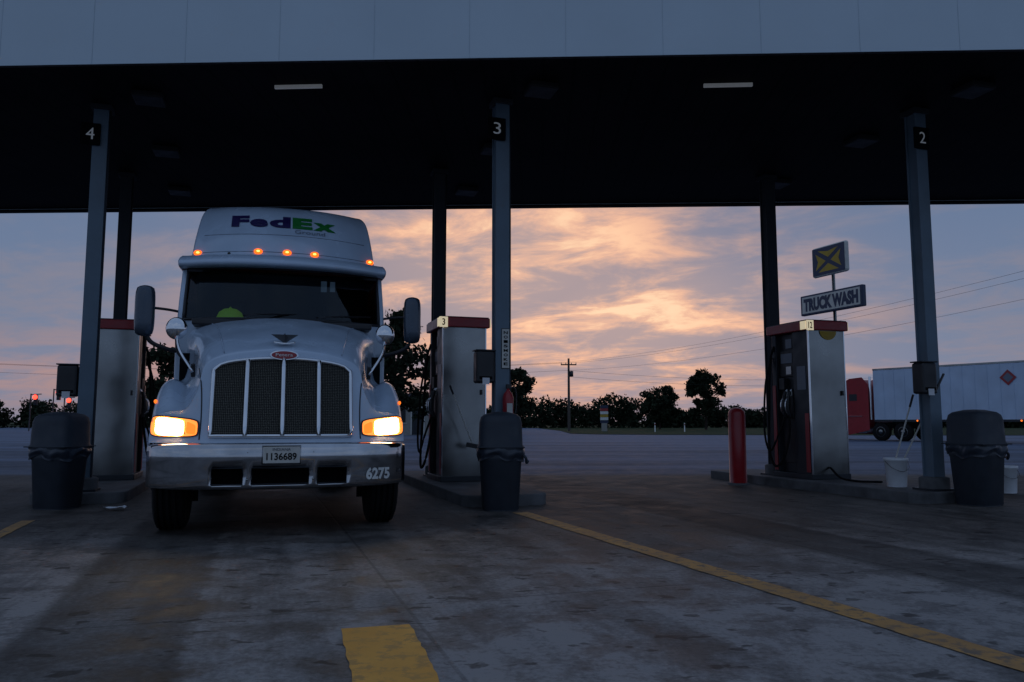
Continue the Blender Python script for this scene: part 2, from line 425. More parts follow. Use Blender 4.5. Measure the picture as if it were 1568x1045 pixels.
# ------------------------------------------------------------------ canopy
CZ = 5.69
cp = empty('fuel_station_canopy', (0, 9.50, 0), radians(-2.0))
W2 = 17.0; D = 6.93
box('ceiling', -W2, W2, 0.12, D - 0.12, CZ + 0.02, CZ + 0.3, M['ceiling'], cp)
box('front_fascia', -W2, W2, 0.0, 0.12, CZ, CZ + 1.5, M['fascia'], cp)
box('back_fascia', -W2, W2, D - 0.12, D, CZ, CZ + 1.5, M['fascia'], cp)
box('fascia_trim', -W2, W2, -0.012, 0.14, CZ - 0.03, CZ - 0.002, M['ceiling'], cp)
box('fascia_trim_back', -W2, W2, D - 0.14, D + 0.02, CZ - 0.035, CZ - 0.002, M['ceiling'], cp)
box('side_fascia_a', -W2 - 0.12, -W2, 0, D, CZ, CZ + 1.5, M['fascia'], cp)
box('side_fascia_b', W2, W2 + 0.12, 0, D, CZ, CZ + 1.5, M['fascia'], cp)
box('roof', -W2, W2, 0.12, D - 0.12, CZ + 1.2, CZ + 1.3, M['roof'], cp)
k = -W2 + 0.6
while k < W2:
    box('fascia_seam', k - 0.003, k + 0.003, -0.003, 0.0, CZ + 0.01, CZ + 1.5, M['seam'], cp); k += 1.22
cinv = Matrix.Translation((0, 9.50, 0)) @ Matrix.Rotation(radians(-2), 4, 'Z'); cinv.invert()
COLS = [(-6.0, 11.1), (-0.16, 10.9), (5.98, 11.25)]
def column(x, y, name, mt='column'):
    p = cinv @ Vector((x, y, 0)); a = 0.1
    rz = TH + radians(2)
    box(name + '_flange_a', -a, a, -a, -a + .03, 0.18, CZ + 0.02, M[mt], cp, 0.004, (p.x, p.y, 0), (0, 0, rz))
    box(name + '_flange_b', -a, a, a - .03, a, 0.18, CZ + 0.02, M[mt], cp, 0.004, (p.x, p.y, 0), (0, 0, rz))
    box(name + '_web', -a + .02, a - .02, -a + .03, a - .03, 0.18, CZ + 0.02, M[mt], cp, 0, (p.x, p.y, 0), (0, 0, rz))
    box(name + '_head', -.14, .14, -.14, .14, CZ - 0.06, CZ + 0.015, M['column_shaded'], cp, 0.006, (p.x, p.y, 0), (0, 0, rz))
    box(name + '_base', -.2, .2, -.2, .2, 0.15, 0.18, M['darksteel'], cp, 0.004, (p.x, p.y, 0), (0, 0, rz))
    revolve(name + '_footing', [(0.2, 0.15), (0.2, 0.32), (0.17, 0.34)], M['island'], cp, 20, (p.x, p.y, 0))
    tube(name + '_conduit', [(p.x + .13, p.y - .02, .3), (p.x + .13, p.y - .02, CZ)], .015, M['column_shaded'], cp)
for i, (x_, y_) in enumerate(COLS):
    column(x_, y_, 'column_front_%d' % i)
    column(x_ - 1.18, y_ + 3.15, 'column_back_%d' % i, 'column_shaded')
for lx, ly in [(-5.14, 10.7), (-5.86, 12.9), (-6.6, 15.2), (0.4, 10.4), (-0.3, 12.8), (-0.9, 15.2), (6.35, 10.4), (5.7, 12.4), (5.1, 14.7)]:
    p = cinv @ Vector((lx, ly, 0))
    box('ceiling_lamp', -.2, .2, -.2, .2, CZ - 0.07, CZ + 0.018, M['ceil_lamp'], cp, 0.02, (p.x, p.y, 0), (0, 0, TH))
for lx, ly in [(-2.93, 10.35), (2.95, 10.3)]:
    p = cinv @ Vector((lx, ly, 0))
    box('tube_lamp', -.33, .33, -.02, .02, CZ - 0.03, CZ + 0.018, M['tube'], cp, 0.005, (p.x, p.y, 0), (0, 0, radians(-1)))

for (cx, cy), s_, ox in zip(COLS, ['4', '3', '2'], [-0.12, -0.10, -0.03]):
    e = empty('number_sign', (cx + Rx * ox - Lx * 0.13, cy + Ry * ox - Ly * 0.13, 5.24), TH)
    box('panel', -.13, .13, -.02, .02, -.16, .16, M['void'], e, 0.01)
    box('bracket', -.1, .1, .02, .03, -.1, .1, M['darksteel'], e)
    text_on('digit', s_, -.055, .055, -.085, .085, M['number'], e, -0.024, 0.0)

# ------------------------------------------------------------------ islands
def island(cx, cy, t0=-0.38, t1=5.0, hw=0.6):
    e = empty('concrete_island', (cx, cy, 0), TH)
    pts = []; r = 0.25
    for (qx, qy, a0) in [(hw - r, t0 + r, -90), (hw - r, t1 - r, 0), (-hw + r, t1 - r, 90), (-hw + r, t0 + r, 180)]:
        for k in range(7):
            a = radians(a0 + 15 * k); pts.append((qx + r * cos(a), qy + r * sin(a)))
    n = len(pts)
    v = [(a, b, 0) for a, b in pts] + [(a, b, 0.15) for a, b in pts]
    f = [(i, (i + 1) % n, n + (i + 1) % n, n + i) for i in range(n)] + [tuple(range(n, 2 * n))]
    mk('kerb_slab', v, f, M['island'], e, False, 0.015)
    return e
island(*COLS[0]); island(*COLS[1]); island(*COLS[2], t0=-0.3)

# ------------------------------------------------------------------ fuel pumps
def pump(cx, cy, t, num):
    e = empty('fuel_pump', (cx + Lx * t, cy + Ly * t, 0.15), TH)
    box('plinth', -.39, .39, -.02, 1.02, 0, .09, M['darksteel'], e, 0.01)
    g = [[(-.36 + .72 * i / 12, -.012 * cos((i / 12 - .5) * pi) - .006 * sin(3.1 * j / 16 * pi), .09 + 2.41 * j / 16) for i in range(13)] for j in range(17)]
    v_, f_ = grid_vf(g); mk('front_sheet', v_, f_, M['steel'], e, True)
    box('front_cabinet', -.36, .36, 0.008, .42, .09, 2.5, M['darksteel'], e, 0.004)
    box('rear_cabinet', -.36, .36, .88, 1.0, .09, 2.5, M['darksteel'], e, 0.01)
    box('core', -.27, .27, .42, .88, .09, 2.5, M['darksteel'], e, 0.01)
    box('roof_band', -.42, .42, -.06, 1.06, 2.5, 2.66, M['red'], e, 0.015)
    box('roof_cap', -.40, .40, -.04, 1.04, 2.66, 2.675, M['darksteel'], e)
    box('front_lock', .27, .30, -.03, -.01, 1.4, 1.48, M['black'], e)
    box('number_box', -.44, -.30, -.075, -.062, 2.49, 2.66, M['lit'], e, 0.002)
    text_on('number', num, -.41 if len(num) > 1 else -.395, -.33 if len(num) > 1 else -.345, 2.52, 2.63, M['void'], e, -.078, 0.02)
    for sd in (-1, 1):
        def bx(n, a, b, y0, y1, z0, z1, m_, bv=0.006):
            lo, hi = sorted((sd * a, sd * b)); return box(n, lo, hi, y0, y1, z0, z1, m_, e, bv)
        bx('corner_trim', .352, .372, -.012, .02, .09, 2.5, M['chrome'], 0.004)
        bx('number_box_side', .425, .438, -.04, .1, 2.51, 2.65, M['lit'], 0.002)
        bx('side_red_post', .365, .375, .90, .985, .12, 1.6, M['red'], 0.002)
        bx('side_red_panel', .368, .376, .04, .14, .12, 1.1, M['red'], 0.002)
        bx('display', .27, .31, .46, .84, 1.75, 2.2, M['black'])
        bx('display_glass', .312, .318, .50, .80, 1.98, 2.15, M['greytxt'], 0.002)
        bx('keypad', .31, .325, .52, .66, 1.78, 1.92, M['steel'], 0.003)
        bx('card_reader', .27, .36, .68, .82, 1.52, 1.72, M['black'])
        bx('price_label', .312, .316, .50, .66, 2.24, 2.4, M['greytxt'], 0)
        for k_, yy_ in enumerate((.5, .62)):
            bx('nozzle_boot', .27, .36, yy_ - .045, yy_ + .045, 1.02, 1.5, M['black'])
            bx('boot_label', .362, .366, yy_ - .03, yy_ + .03, 1.4, 1.48, M['plaintxt'], 0)
            tube('nozzle_handle', [(sd * .38, yy_, 1.48), (sd * .42, yy_, 1.36), (sd * .43, yy_, 1.18), (sd * .38, yy_, 1.02)], .028, M['black'], e)
            tube('nozzle_spout', [(sd * .38, yy_, 1.45), (sd * .34, yy_, 1.52), (sd * .30, yy_, 1.5)], .014, M['chrome'], e)
            tube('nozzle_guard', [(sd * .42, yy_, 1.38), (sd * .48, yy_, 1.3), (sd * .48, yy_, 1.15), (sd * .42, yy_, 1.08)], .009, M['chrome'], e)
        tube('hose', [(sd * .41, .5, 1.04), (sd * .46, .46, .7), (sd * .52, .55, .32), (sd * .55, .75, .2), (sd * .52, .93, .5), (sd * .47, .97, 1.2), (sd * .43, .96, 2.0), (sd * .36, .93, 2.3)], .021, M['rubber'], e)
        tube('hose_b', [(sd * .41, .62, 1.04), (sd * .5, .68, .75), (sd * .56, .86, .45), (sd * .56, 1.0, .8), (sd * .5, 1.02, 1.6), (sd * .38, .99, 2.1)], .018, M['rubber'], e)
        bx('pump_label', .361, .366, .10, .32, 1.5, 1.9, M['greytxt'], 0)
        bx('lower_grille', .27, .285, .48, .82, .25, .85, M['black'])
    return e
p4 = pump(*COLS[0], 2.05, '4'); p3 = pump(*COLS[1], 2.0, '3'); p2 = pump(*COLS[2], 2.1, '12')
vs = [(0.03 + .17 * cos(pi + pi * k / 14), -.022, 2.49 + .15 * sin(pi + pi * k / 14)) for k in range(15)]
mk('yellow_half_disc', vs, [tuple(range(15))], M['yellow'], p2)  # flat yellow half disc below the red band

# ------------------------------------------------------------------ trash cans
def trash_can(x, y, rz, s=1.0):
    e = empty('trash_can', (x, y, 0), rz); e.scale = (s, s, s)
    revolve('body', [(.215, 0.0), (.23, .02), (.265, .62), (.275, .64), (.275, .70), (.25, .72)], M['can'], e, 40, sq=4)
    rows = []
    for i in range(13):
        t = i / 12; row = []
        for k in range(96):
            a = 2 * pi * k / 96; c_, s_ = cos(a), sin(a); q = 1 / (abs(c_) ** 4 + abs(s_) ** 4) ** .25
            r = .282 + .020 * sin(pi * min(1, t * 1.2)) + .007 * sin(a * 7 + 5 * t) + .004 * sin(a * 17 + 3 * t) + .006 * t * sin(a * 3 + 2)
            zz = .79 - .15 * t + (0.03 * sin(a * 3 + 1) + .018 * sin(a * 7 + 2)) * t
            row.append((r * c_ * q, r * s_ * q, zz))
        rows.append(row)
    v, f = grid_vf(rows, True); mk('bin_bag', v, f, M['bag'], e, True)
    revolve('hood', [(.285, .76), (.292, .77), (.292, .80), (.278, .82), (.268, 1.10), (.25, 1.17), (.21, 1.205), (.10, 1.235), (.01, 1.24)], M['can'], e, 40, sq=5)
    box('hood_rim', -.295, .295, -.295, .295, .785, .80, M['can'], e, .05)
    box('flap_frame', -.19, .19, -.285, -.262, .90, 1.12, M['can'], e, 0.01, rot=(radians(-4), 0, 0), loc=(0, .065, -0.0))
    box('flap', -.165, .165, -.30, -.288, .92, 1.10, M['void'], e, 0.008, rot=(radians(-4), 0, 0), loc=(0, .065, 0))
    return e
c3 = trash_can(-0.15, 10.15, radians(4)); c2 = trash_can(6.28, 10.7, radians(25), 1.03); c4 = trash_can(-5.88, 10.3, radians(-10))
for c_ in (c2, c3):
    tube('bag_knot', [(.27, -.2, .70), (.31, -.22, .66), (.32, -.2, .60), (.34, -.18, .62)], .018, M['bag'], c_)

# ------------------------------------------------------------------ bollard, buckets, squeegees, etc
e = empty('bollard', (4.02, 14.1, 0))
revolve('post', [(.15, 0), (.15, 1.22), (.14, 1.29), (.10, 1.34), (.04, 1.36), (.005, 1.365)], M['red'], e, 24)
revolve('collar', [(.19, 0), (.185, .03), (.152, .035)], M['island'], e, 24)
def bucket(x, y, z, s=1.0):
    e = empty('bucket', (x, y, z)); e.scale = (s, s, s)
    revolve('pail', [(.125, 0), (.13, .01), (.15, .36), (.162, .365), (.162, .40), (.15, .402), (.145, .37), (.12, .06)], M['bucket'], e, 28)
    tube('handle', [(-.16, 0, .36), (-.12, -.13, .27), (0, -.18, .22), (.12, -.13, .27), (.16, 0, .36)], .004, M['steel'], e)
    return e
bucket(5.74, 11.85, .15, 1.05); bucket(7.78, 12.5, 0, 1.05)
def squeegee(a, b):
    e = empty('squeegee', a)
    d = Vector(b) - Vector(a)
    tube('handle', [(0, 0, 0), tuple(d)], .011, M['plate'], e)
    tube('grip', [tuple(d * .85), tuple(d)], .016, M['black'], e)
    box('blade', -.10, .10, -.02, .02, -.05, .02, M['black'], e, 0.005, rot=(0, .2, .3))
squeegee((5.76, 11.85, .35), (6.05, 10.98, 1.78))
squeegee((5.70, 11.9, .35), (5.82, 11.4, 1.5))
squeegee((-0.62, 12.45, .75), (-0.98, 12.35, 1.68))
tube('ground_hose', [(5.68, 12.2, .19), (5.5, 12.6, .17), (5.35, 12.9, .2), (5.3, 13.2, .35)], .018, M['rubber'])
def towel_box(cx, cy, ox, oy, z):
    e = empty('paper_towel_dispenser', (cx + Rx * ox + Lx * oy, cy + Ry * ox + Ly * oy, z), TH)
    box('case', -.13, .13, -.1, .1, -.22, .22, M['black'], e, 0.03)
    box('slot', -.09, .09, -.106, -.101, -.17, -.13, M['void'], e)
    box('towel', -.05, .05, -.112, -.107, -.24, -.15, M['paper'], e)
    box('top_tray', -.14, .14, -.11, .11, .222, .24, M['darksteel'], e, 0.004)
towel_box(*COLS[0], -.25, 0, 1.68); towel_box(*COLS[1], -.24, 0, 1.86); towel_box(*COLS[2], -.20, -.12, 1.72)
e = empty('fire_extinguisher', (COLS[1][0] + Rx * 0.05 - Lx * .19, COLS[1][1] + Ry * .05 - Ly * .19, 1.12), TH)
revolve('cylinder', [(.06, 0), (.075, .02), (.075, .32), (.055, .38), (.025, .41), (.02, .44)], M['red'], e, 18)
box('label', -.04, .04, -.079, -.074, .1, .24, M['plate'], e)
box('valve', -.03, .05, -.02, .02, .44, .50, M['black'], e, .005)
tube('hose', [(.03, 0, .47), (.11, 0, .42), (.11, -.02, .2), (.09, -.04, .1)], .01, M['black'], e)
e = empty('vertical_notice_sign', (COLS[1][0] - Lx * .105 + Rx * .04, COLS[1][1] - Ly * .105 + Ry * .04, 2.12), TH)
box('plate', -.06, .06, -.004, .0, -.28, .28, M['black'], e)
box('plate_face', -.052, .052, -.006, -.0045, -.27, .27, M['plate'], e)
for k in range(8):
    text_on('letter', 'NO SMOKE'[k] if 'NO SMOKE'[k] != ' ' else '-', -.03, .03, .2 - k * .062, .24 - k * .062, M['void'], e, -.009, 0.03)
e = empty('litter_paper', (-5.02, 10.05, 0.0))
g = [[(i * .05 - .15, j * .05 - .08, .015 + random.uniform(0, .05)) for i in range(7)] for j in range(4)]
v, f = grid_vf(rgrid(g, 2, 2)); mk('sheet', v, f, M['paper'], e, False)

# ------------------------------------------------------------------ MAIN TRUCK
TT = radians(16.6)
tk = empty('semi_truck', (-2.235, 7.68, 0), TT); tk.scale = (1.04, 1, 1)
def mirror(half):
    return [(-a, b) for a, b in half] + [(a, b) for a, b in reversed(half[:-1])]
A = [(1.20, 1.00), (1.19, 1.12), (1.14, 1.20), (1.03, 1.235), (.89, 1.25), (.79, 1.44), (.735, 1.70), (.56, 1.80), (.28, 1.85), (0, 1.87)]
Bs = [(1.22, 1.00), (1.22, 1.25), (1.17, 1.39), (1.06, 1.44), (.94, 1.37), (.85, 1.53), (.79, 1.81), (.60, 1.94), (.3, 1.97), (0, 2.0)]
Cs = [(1.22, 1.14), (1.22, 1.38), (1.18, 1.52), (1.08, 1.57), (.965, 1.50), (.885, 1.65), (.84, 1.93), (.65, 2.06), (.32, 2.10), (0, 2.13)]
Ds = [(1.22, 1.08), (1.21, 1.32), (1.17, 1.48), (1.09, 1.56), (.99, 1.55), (.935, 1.74), (.91, 2.04), (.70, 2.18), (.35, 2.22), (0, 2.25)]
Es = [(1.20, .85), (1.19, 1.15), (1.17, 1.38), (1.12, 1.55), (1.07, 1.68), (1.045, 1.88), (1.03, 2.14), (.8, 2.27), (.4, 2.33), (0, 2.35)]
def yf(x, z): return .07 + .34 * (abs(x) / 1.2) ** 2.4 + .32 * (z - .93)
rows = []
mA = mirror(A)
for t in (0, .2, .4, .6, .8, .93):
    rows.append([(x, yf(x, .91 + (z - .91) * t), .91 + (z - .91) * t) for x, z in mA])
rows.append([(x, yf(x, z) + .03, z - .0) for x, z in mA])
for S, yv in ((Bs, .68), (Cs, 1.02), (Ds, 1.38), (Es, 1.78)):
    rows.append([(x, yv + .12 * (abs(x) / 1.2) ** 2, z) for x, z in mirror(S)])
g = rgrid(rows, 4, 4)
v, f = grid_vf(g)
hood = mk('hood', v, f, M['white'], tk, True)
hb = BVHTree.FromPolygons([Vector(p) for p in v], f)
def hit(bvh, x, z, off=.01, d=.4):
    r = bvh.ray_cast(Vector((x, -3, z)), Vector((0, 1, 0)))
    return (r[0].y - off) if r[0] is not None else d
def patch(name, bvh, fx, material, off, nx=24, nz=14, parent=tk, smooth=True):
    gg = []
    for j in range(nz + 1):
        row = []
        for i in range(nx + 1):
            X, Z = fx(i / nx, j / nz); row.append((X, hit(bvh, X, Z, off), Z))
        gg.append(row)
    v, f = grid_vf(gg); return mk(name, v, f, material, parent, smooth)
def ztop(x): return 1.755 - .07 * (abs(x) / .645) ** 2 - .05 * (abs(x) / .645) ** 12
GX = .645
patch('grille', hb, lambda u, w_: ((2 * u - 1) * GX, .975 + (ztop((2 * u - 1) * GX) - .975) * w_), M['grille'], .012, 40, 24)
border = []
for i in range(21): X = -GX + 2 * GX * i / 20; border.append((X, ztop(X)))
for i in range(1, 12): border.append((GX, ztop(GX) + (.975 - ztop(GX)) * i / 12))
for i in range(21): X = GX - 2 * GX * i / 20; border.append((X, .975))
for i in range(1, 12): border.append((-GX, .975 + (ztop(GX) - .975) * i / 12))
border.append(border[0])
tube('grille_surround', [(X, hit(hb, X, Z, .018), Z) for X, Z in border], .020, M['chrome'], tk, 8, 1)
for X in (-.335, 0, .335):
    tube('grille_bar', [(X, hit(hb, X, Z, .03), Z) for Z in [.975 + (ztop(X) - .975) * i / 8 for i in range(9)]], .024, M['chrome'], tk, 8, 1)
for sd in (-1, 1):
    cpts = [(.80, 1.66), (.765, 1.55), (.745, 1.40), (.735, 1.2), (.735, 1.05), (.74, .94)]
    tube('fender_crease', [(sd * a, hit(hb, sd * a, b, .0), b) for a, b in rline(cpts, 3)], .007, M['darksteel'], tk, 6, 1)
    tube('hood_crease', [(sd * .56, yf(.56, 1.8) + .035, 1.80), (sd * .60, .71, 1.94), (sd * .65, 1.055, 2.06), (sd * .70, 1.42, 2.18), (sd * .8, 1.83, 2.27)], .009, M['white'], tk, 6)
def oval(cx, cz, rx_, rz_):
    def fn(u, w_):
        a = 2 * pi * u; return cx + rx_ * w_ * cos(a), cz + rz_ * w_ * sin(a)
    return fn
patch('emblem_rim', hb, oval(0.0, 1.79, .135, .05), M['chrome'], .045, 24, 3)
patch('emblem_badge', hb, oval(0.0, 1.79, .12, .04), M['red'], .05, 24, 3)
text_on('emblem_script', 'Petera', -.08, .08, 1.775, 1.808, M['plaintxt'], tk, lambda x, z: hit(hb, x, z, .055), 0.0)
mk('hood_ornament', [(0, .42, 1.92), (-.13, .5, 2.02), (-.03, .46, 1.985), (0, .44, 2.03), (.03, .46, 1.985), (.13, .5, 2.02), (0, .5, 1.93)], [(0, 1, 2), (0, 2, 3), (0, 3, 4), (0, 4, 5), (6, 1, 2, 3, 4, 5)], M['darksteel'], tk, solid=.012)
tube('ornament_base', [(-.1, .44, 1.93), (0, .41, 1.915), (.1, .44, 1.93)], .012, M['chrome'], tk)
for sd in (-1, 1):
    def lens(x0, x1, z0, z1, tp=.25):
        def fn(u, w_):
            q = 2 * u - 1; q2 = 2 * w_ - 1
            hx = (x1 - x0) / 2; hz_ = (z1 - z0) / 2 * (1 - .2 * abs(q) ** 6) * (1 + tp * q * .5)
            X = (x0 + x1) / 2 + q * hx * (1 - .05 * abs(q2) ** 4); return sd * X, (z0 + z1) / 2 + q2 * hz_ + .012 * q
        return fn
    patch('headlight_housing', hb, lens(.745, 1.198, .965, 1.165), M['darksteel'], .010)
    patch('headlight_lens', hb, lens(.76, 1.19, .975, 1.153), M['warm'], .018)
    patch('headlight_lamp', hb, lens(.885, 1.145, .983, 1.145, .1), M['hot'], .026)
    patch('turn_lamp', hb, lens(.775, .86, .995, 1.10), M['amber'], .026)
    patch('lens_divider', hb, lens(.868, .876, .985, 1.12), M['darksteel'], .027, 3, 10)
    hx = sd * 1.06
    ball('hood_mirror', (hx, .95, 2.10), .105, M['chrome'], tk, 1, .7, 1.15)
    revolve('hood_mirror_glass', [(.085, 0), (.08, .02), (.01, .03)], M['black'], tk, 18, (hx, 1.0, 2.10), axis='y')
    tube('hood_mirror_arm', [(hx, .98, 2.0), (hx - sd * .02, 1.0, 1.85), (sd * .93, 1.0, 1.72)], .018, M['black'], tk)
    tube('hood_mirror_stay', [(hx, .95, 2.05), (sd * 1.0, .75, 1.85), (sd * .86, .62, 1.62)], .012, M['chrome'], tk)
    box('hood_latch', -.02, .02, -.02, .02, -.07, .07, M['black'], tk, .008, (sd * .86, .66, 1.64), (0.3, 0, 0))
    ball('fender_marker', (sd * 1.2, .75, 1.32), .03, M['amber'], tk, .5, 1.4, .7)
    mx_ = sd * 1.5
    v, f = grid_vf(rgrid([[(mx_ + .105 * q * cos(2 * pi * k / 10) , 1.86 + .09 * q * sin(2 * pi * k / 10), z_) for k in range(10)] for q, z_ in [(.3, 2.10), (.85, 2.13), (1, 2.25), (1, 2.4), (1, 2.55), (.85, 2.66), (.3, 2.69)]], 2, 2, True), True)
    f.append(tuple(range(20))); f.append(tuple(range(len(v) - 20, len(v))))
    mk('mirror_housing', v, f, M['mirrorcase'], tk, True)
    tube('mirror_arm_low', [(mx_, 1.88, 2.16), (sd * 1.42, 1.9, 2.03), (sd * 1.25, 1.98, 1.96), (sd * 1.15, 2.05, 1.95)], .025, M['black'], tk)
    tube('mirror_arm_high', [(mx_, 1.95, 2.45), (sd * 1.3, 2.1, 2.45), (sd * 1.17, 2.3, 2.45)], .016, M['black'], tk)
box('cowl', -1.0, 1.0, 1.74, 2.1, 2.24, 2.32, M['black'], tk, .02)
for sx_ in (-.45, .35):
    tube('wiper_arm', [(sx_, 1.72, 2.36), (sx_ + .25, 1.79, 2.40), (sx_ + .5, 1.86, 2.40)], .009, M['black'], tk)
    tube('wiper_blade', [(sx_ + .1, 1.75, 2.385), (sx_ + .65, 1.88, 2.42)], .008, M['black'], tk)

def ring(z, w_, y0, c, yr, cr_=.1):
    fr = [-1, -.94, -.75, -.5, -.25, 0, .25, .5, .75, .94, 1]
    pts = [(w_ * q, y0 + c * abs(q) ** 2.2, z) for q in fr]
    pts += [(w_, y0 + c + (yr - y0 - c) * t, z) for t in (.12, .5, .95)]
    pts += [(w_ * .93, yr, z), (0, yr, z), (-w_ * .93, yr, z)]
    pts += [(-w_, y0 + c + (yr - y0 - c) * t, z) for t in (.95, .5, .12)]
    return pts
low = [ring(.62, 1.14, 2.0, .15, 5.0), ring(1.0, 1.19, 1.95, .15, 5.0), ring(1.7, 1.2, 1.93, .2, 5.0), ring(2.2, 1.2, 1.84, .3, 5.0), ring(2.34, 1.195, 1.80, .36, 5.0)]
v, f = grid_vf(rgrid(low, 3, 3, True), True); mk('cab_lower', v, f, M['white'], tk, True)
mid = [ring(2.34, 1.195, 1.80, .36, 5.0), ring(2.6, 1.2, 1.94, .37, 5.0), ring(2.85, 1.2, 2.08, .38, 5.0), ring(3.02, 1.20, 2.17, .38, 5.0)]
gm = rgrid(mid, 3, 3, True)
v, f = grid_vf(gm, True, skip=lambda i, j: 3 <= j < 27); mk('cab_upper', v, f, M['white'], tk, True)
gw = [[(p[0], p[1] + .012, p[2]) for p in r[3:28]] for r in gm]
v, f = grid_vf(gw); mk('windscreen', v, f, M['glass'], tk, True)
gb = [r[3] for r in gm]; gt = [r[27] for r in gm]
tube('gasket', [(p[0], p[1] - .004, p[2]) for p in gb] , .018, M['black'], tk, 6, 1)
tube('gasket', [(p[0], p[1] - .004, p[2]) for p in gt] , .018, M['black'], tk, 6, 1)
tube('gasket', [(p[0], p[1] - .004, p[2]) for p in gm[0][3:28]], .018, M['black'], tk, 6, 1)
tube('gasket', [(p[0], p[1] - .004, p[2]) for p in gm[-1][3:28]], .012, M['black'], tk, 6, 1)
up = [ring(3.02, 1.20, 2.10, .38, 5.0), ring(3.035, 1.225, 1.98, .38, 5.0), ring(3.10, 1.235, 1.98, .38, 5.0), ring(3.19, 1.215, 2.12, .40, 5.0), ring(3.225, 1.16, 2.38, .38, 5.0),
      ring(3.25, 1.135, 2.44, .40, 5.0), ring(3.48, 1.115, 2.55, .40, 5.0), ring(3.72, 1.09, 2.72, .38, 5.0), ring(3.90, 1.065, 2.88, .36, 5.0), ring(4.02, 1.03, 3.04, .34, 5.0), ring(4.09, .97, 3.22, .30, 4.95), ring(4.13, .82, 3.5, .25, 4.85), ring(4.145, .5, 3.8, .12, 4.6), ring(4.15, .1, 4.0, .02, 4.3)]
v, f = grid_vf(rgrid(up, 3, 3, True), True); mk('roof_fairing', v, f, M['white'], tk, True)
rb = BVHTree.FromPolygons([Vector(p) for p in v], f)
rh = lambda off: (lambda x, z: hit(rb, x, z, off, 2.9))
# heavy block lettering built letter by letter
text_on('logo_letter', 'F', -.68, -.465, 3.68, 3.87, M['purple'], tk, rh(.012), 0.06)
text_on('logo_letter', 'e', -.455, -.235, 3.68, 3.815, M['purple'], tk, rh(.012), 0.045)
text_on('logo_letter', 'd', -.215, .045, 3.68, 3.87, M['purple'], tk, rh(.012), 0.05)
text_on('logo_letter', 'E', .07, .32, 3.68, 3.87, M['green'], tk, rh(.012), 0.06)
text_on('logo_letter', 'x', .33, .62, 3.68, 3.815, M['green'], tk, rh(.012), 0.055)
text_on('logo_small', 'Ground', .10, .48, 3.60, 3.66, M['greytxt'], tk, rh(.012), 0.0)
for zs in (3.30, 3.56):
    tube('fairing_seam', [(x_, hit(rb, x_, zs, .0), zs) for x_ in [-1.0 + .1 * i for i in range(21)]], .005, M['greytxt'], tk, 6, 1)
for X, Z in [(-1.06, 3.30), (-.335, 3.30), (0.01, 3.30), (.345, 3.30), (1.07, 3.30)]:
    yh = hit(rb, X, Z, 0.0, 2.45)
    ball('marker_light', (X, yh - .01, Z), .048, M['marker'], tk, 1.1, .8, .8)
    ball('marker_core', (X, yh - .04, Z), .018, M['marker_hot'], tk, 1.2, .8, .8)
for X in (-.68,): ball('horn_bolt', (X, hit(rb, X, 3.27, 0), 3.27), .02, M['black'], tk)
box('cab_floor', -1.1, 1.1, 2.05, 4.9, 1.2, 1.24, M['black'], tk)
box('dashboard', -1.08, 1.08, 2.12, 2.55, 1.9, 2.33, M['seat'], tk, .05)
box('back_curtain', -1.12, 1.12, 3.5, 3.55, 1.3, 3.0, M['seat'], tk)
box('headliner', -1.12, 1.12, 2.4, 4.8, 2.98, 3.01, M['seat'], tk)
for sd in (-.62, .62):
    box('seat_back', sd - .25, sd + .25, 3.0, 3.15, 1.7, 2.5, M['seat'], tk, .06); box('seat_cushion', sd - .27, sd + .27, 2.6, 3.1, 1.6, 1.75, M['seat'], tk, .05)
    box('headrest', sd - .13, sd + .13, 3.02, 3.12, 2.52, 2.7, M['seat'], tk, .04)
tube('steering_wheel', [(.62 + .2 * cos(a * pi / 8), 2.62 + .06 * sin(a * pi / 8), 2.22 + .17 * sin(a * pi / 8)) for a in range(17)], .014, M['black'], tk)
box('permit_paper', .42, .49, 2.19, 2.193, 2.76, 2.90, M['paper'], tk, rot=None)
box('permit_paper', .53, .59, 2.21, 2.213, 2.77, 2.90, M['paper'], tk, rot=None)
for sd in (-1, 1):
    mk('side_window', [(sd * 1.206, 2.5, 2.38), (sd * 1.206, 3.3, 2.38), (sd * 1.206, 3.3, 2.92), (sd * 1.206, 2.7, 2.92)], [(0, 1, 2, 3)], M['black'], tk)
    tube('door_seam', [(sd * 1.207, 2.4, 2.3), (sd * 1.207, 2.4, 1.1), (sd * 1.207, 3.4, 1.1), (sd * 1.207, 3.4, 2.95)], .005, M['black'], tk, 6, 1)
    revolve('fuel_tank', [(.02, 3.0), (.3, 3.02), (.31, 3.05), (.31, 4.5), (.3, 4.53), (.02, 4.55)], M['chrome'], tk, 24, (sd * .9, 0, .74), axis='y')
    box('step', min(sd * .85, sd * 1.2), max(sd * .85, sd * 1.2), 2.1, 2.95, .42, .48, M['darksteel'], tk, .01)
    box('step_skirt', min(sd * 1.0, sd * 1.17), max(sd * 1.0, sd * 1.17), 1.8, 2.95, .5, .9, M['white'], tk, .03)
    box('mud_flap', min(sd * .85, sd * 1.2), max(sd * .85, sd * 1.2), 1.66, 1.68, .22, 1.2, M['void'], tk)
for sd in (-1, 1):
    box('frame_rail', sd * .42 - .04, sd * .42 + .04, .3, 7.8, .68, .95, M['black'], tk, .005)
    box('front_spring', sd * .5 - .04, sd * .5 + .04, .4, 1.8, .45, .55, M['black'], tk, .01)
box('front_axle', -.95, .95, .95, 1.07, .42, .55, M['black'], tk, .02)
box('radiator', -.6, .6, .45, .6, .55, 1.6, M['void'], tk)
box('engine_sump', -.3, .3, .8, 1.7, .4, .9, M['void'], tk, .03)
box('inner_guard', -1.1, 1.1, 1.7, 1.74, .38, 1.9, M['void'], tk)
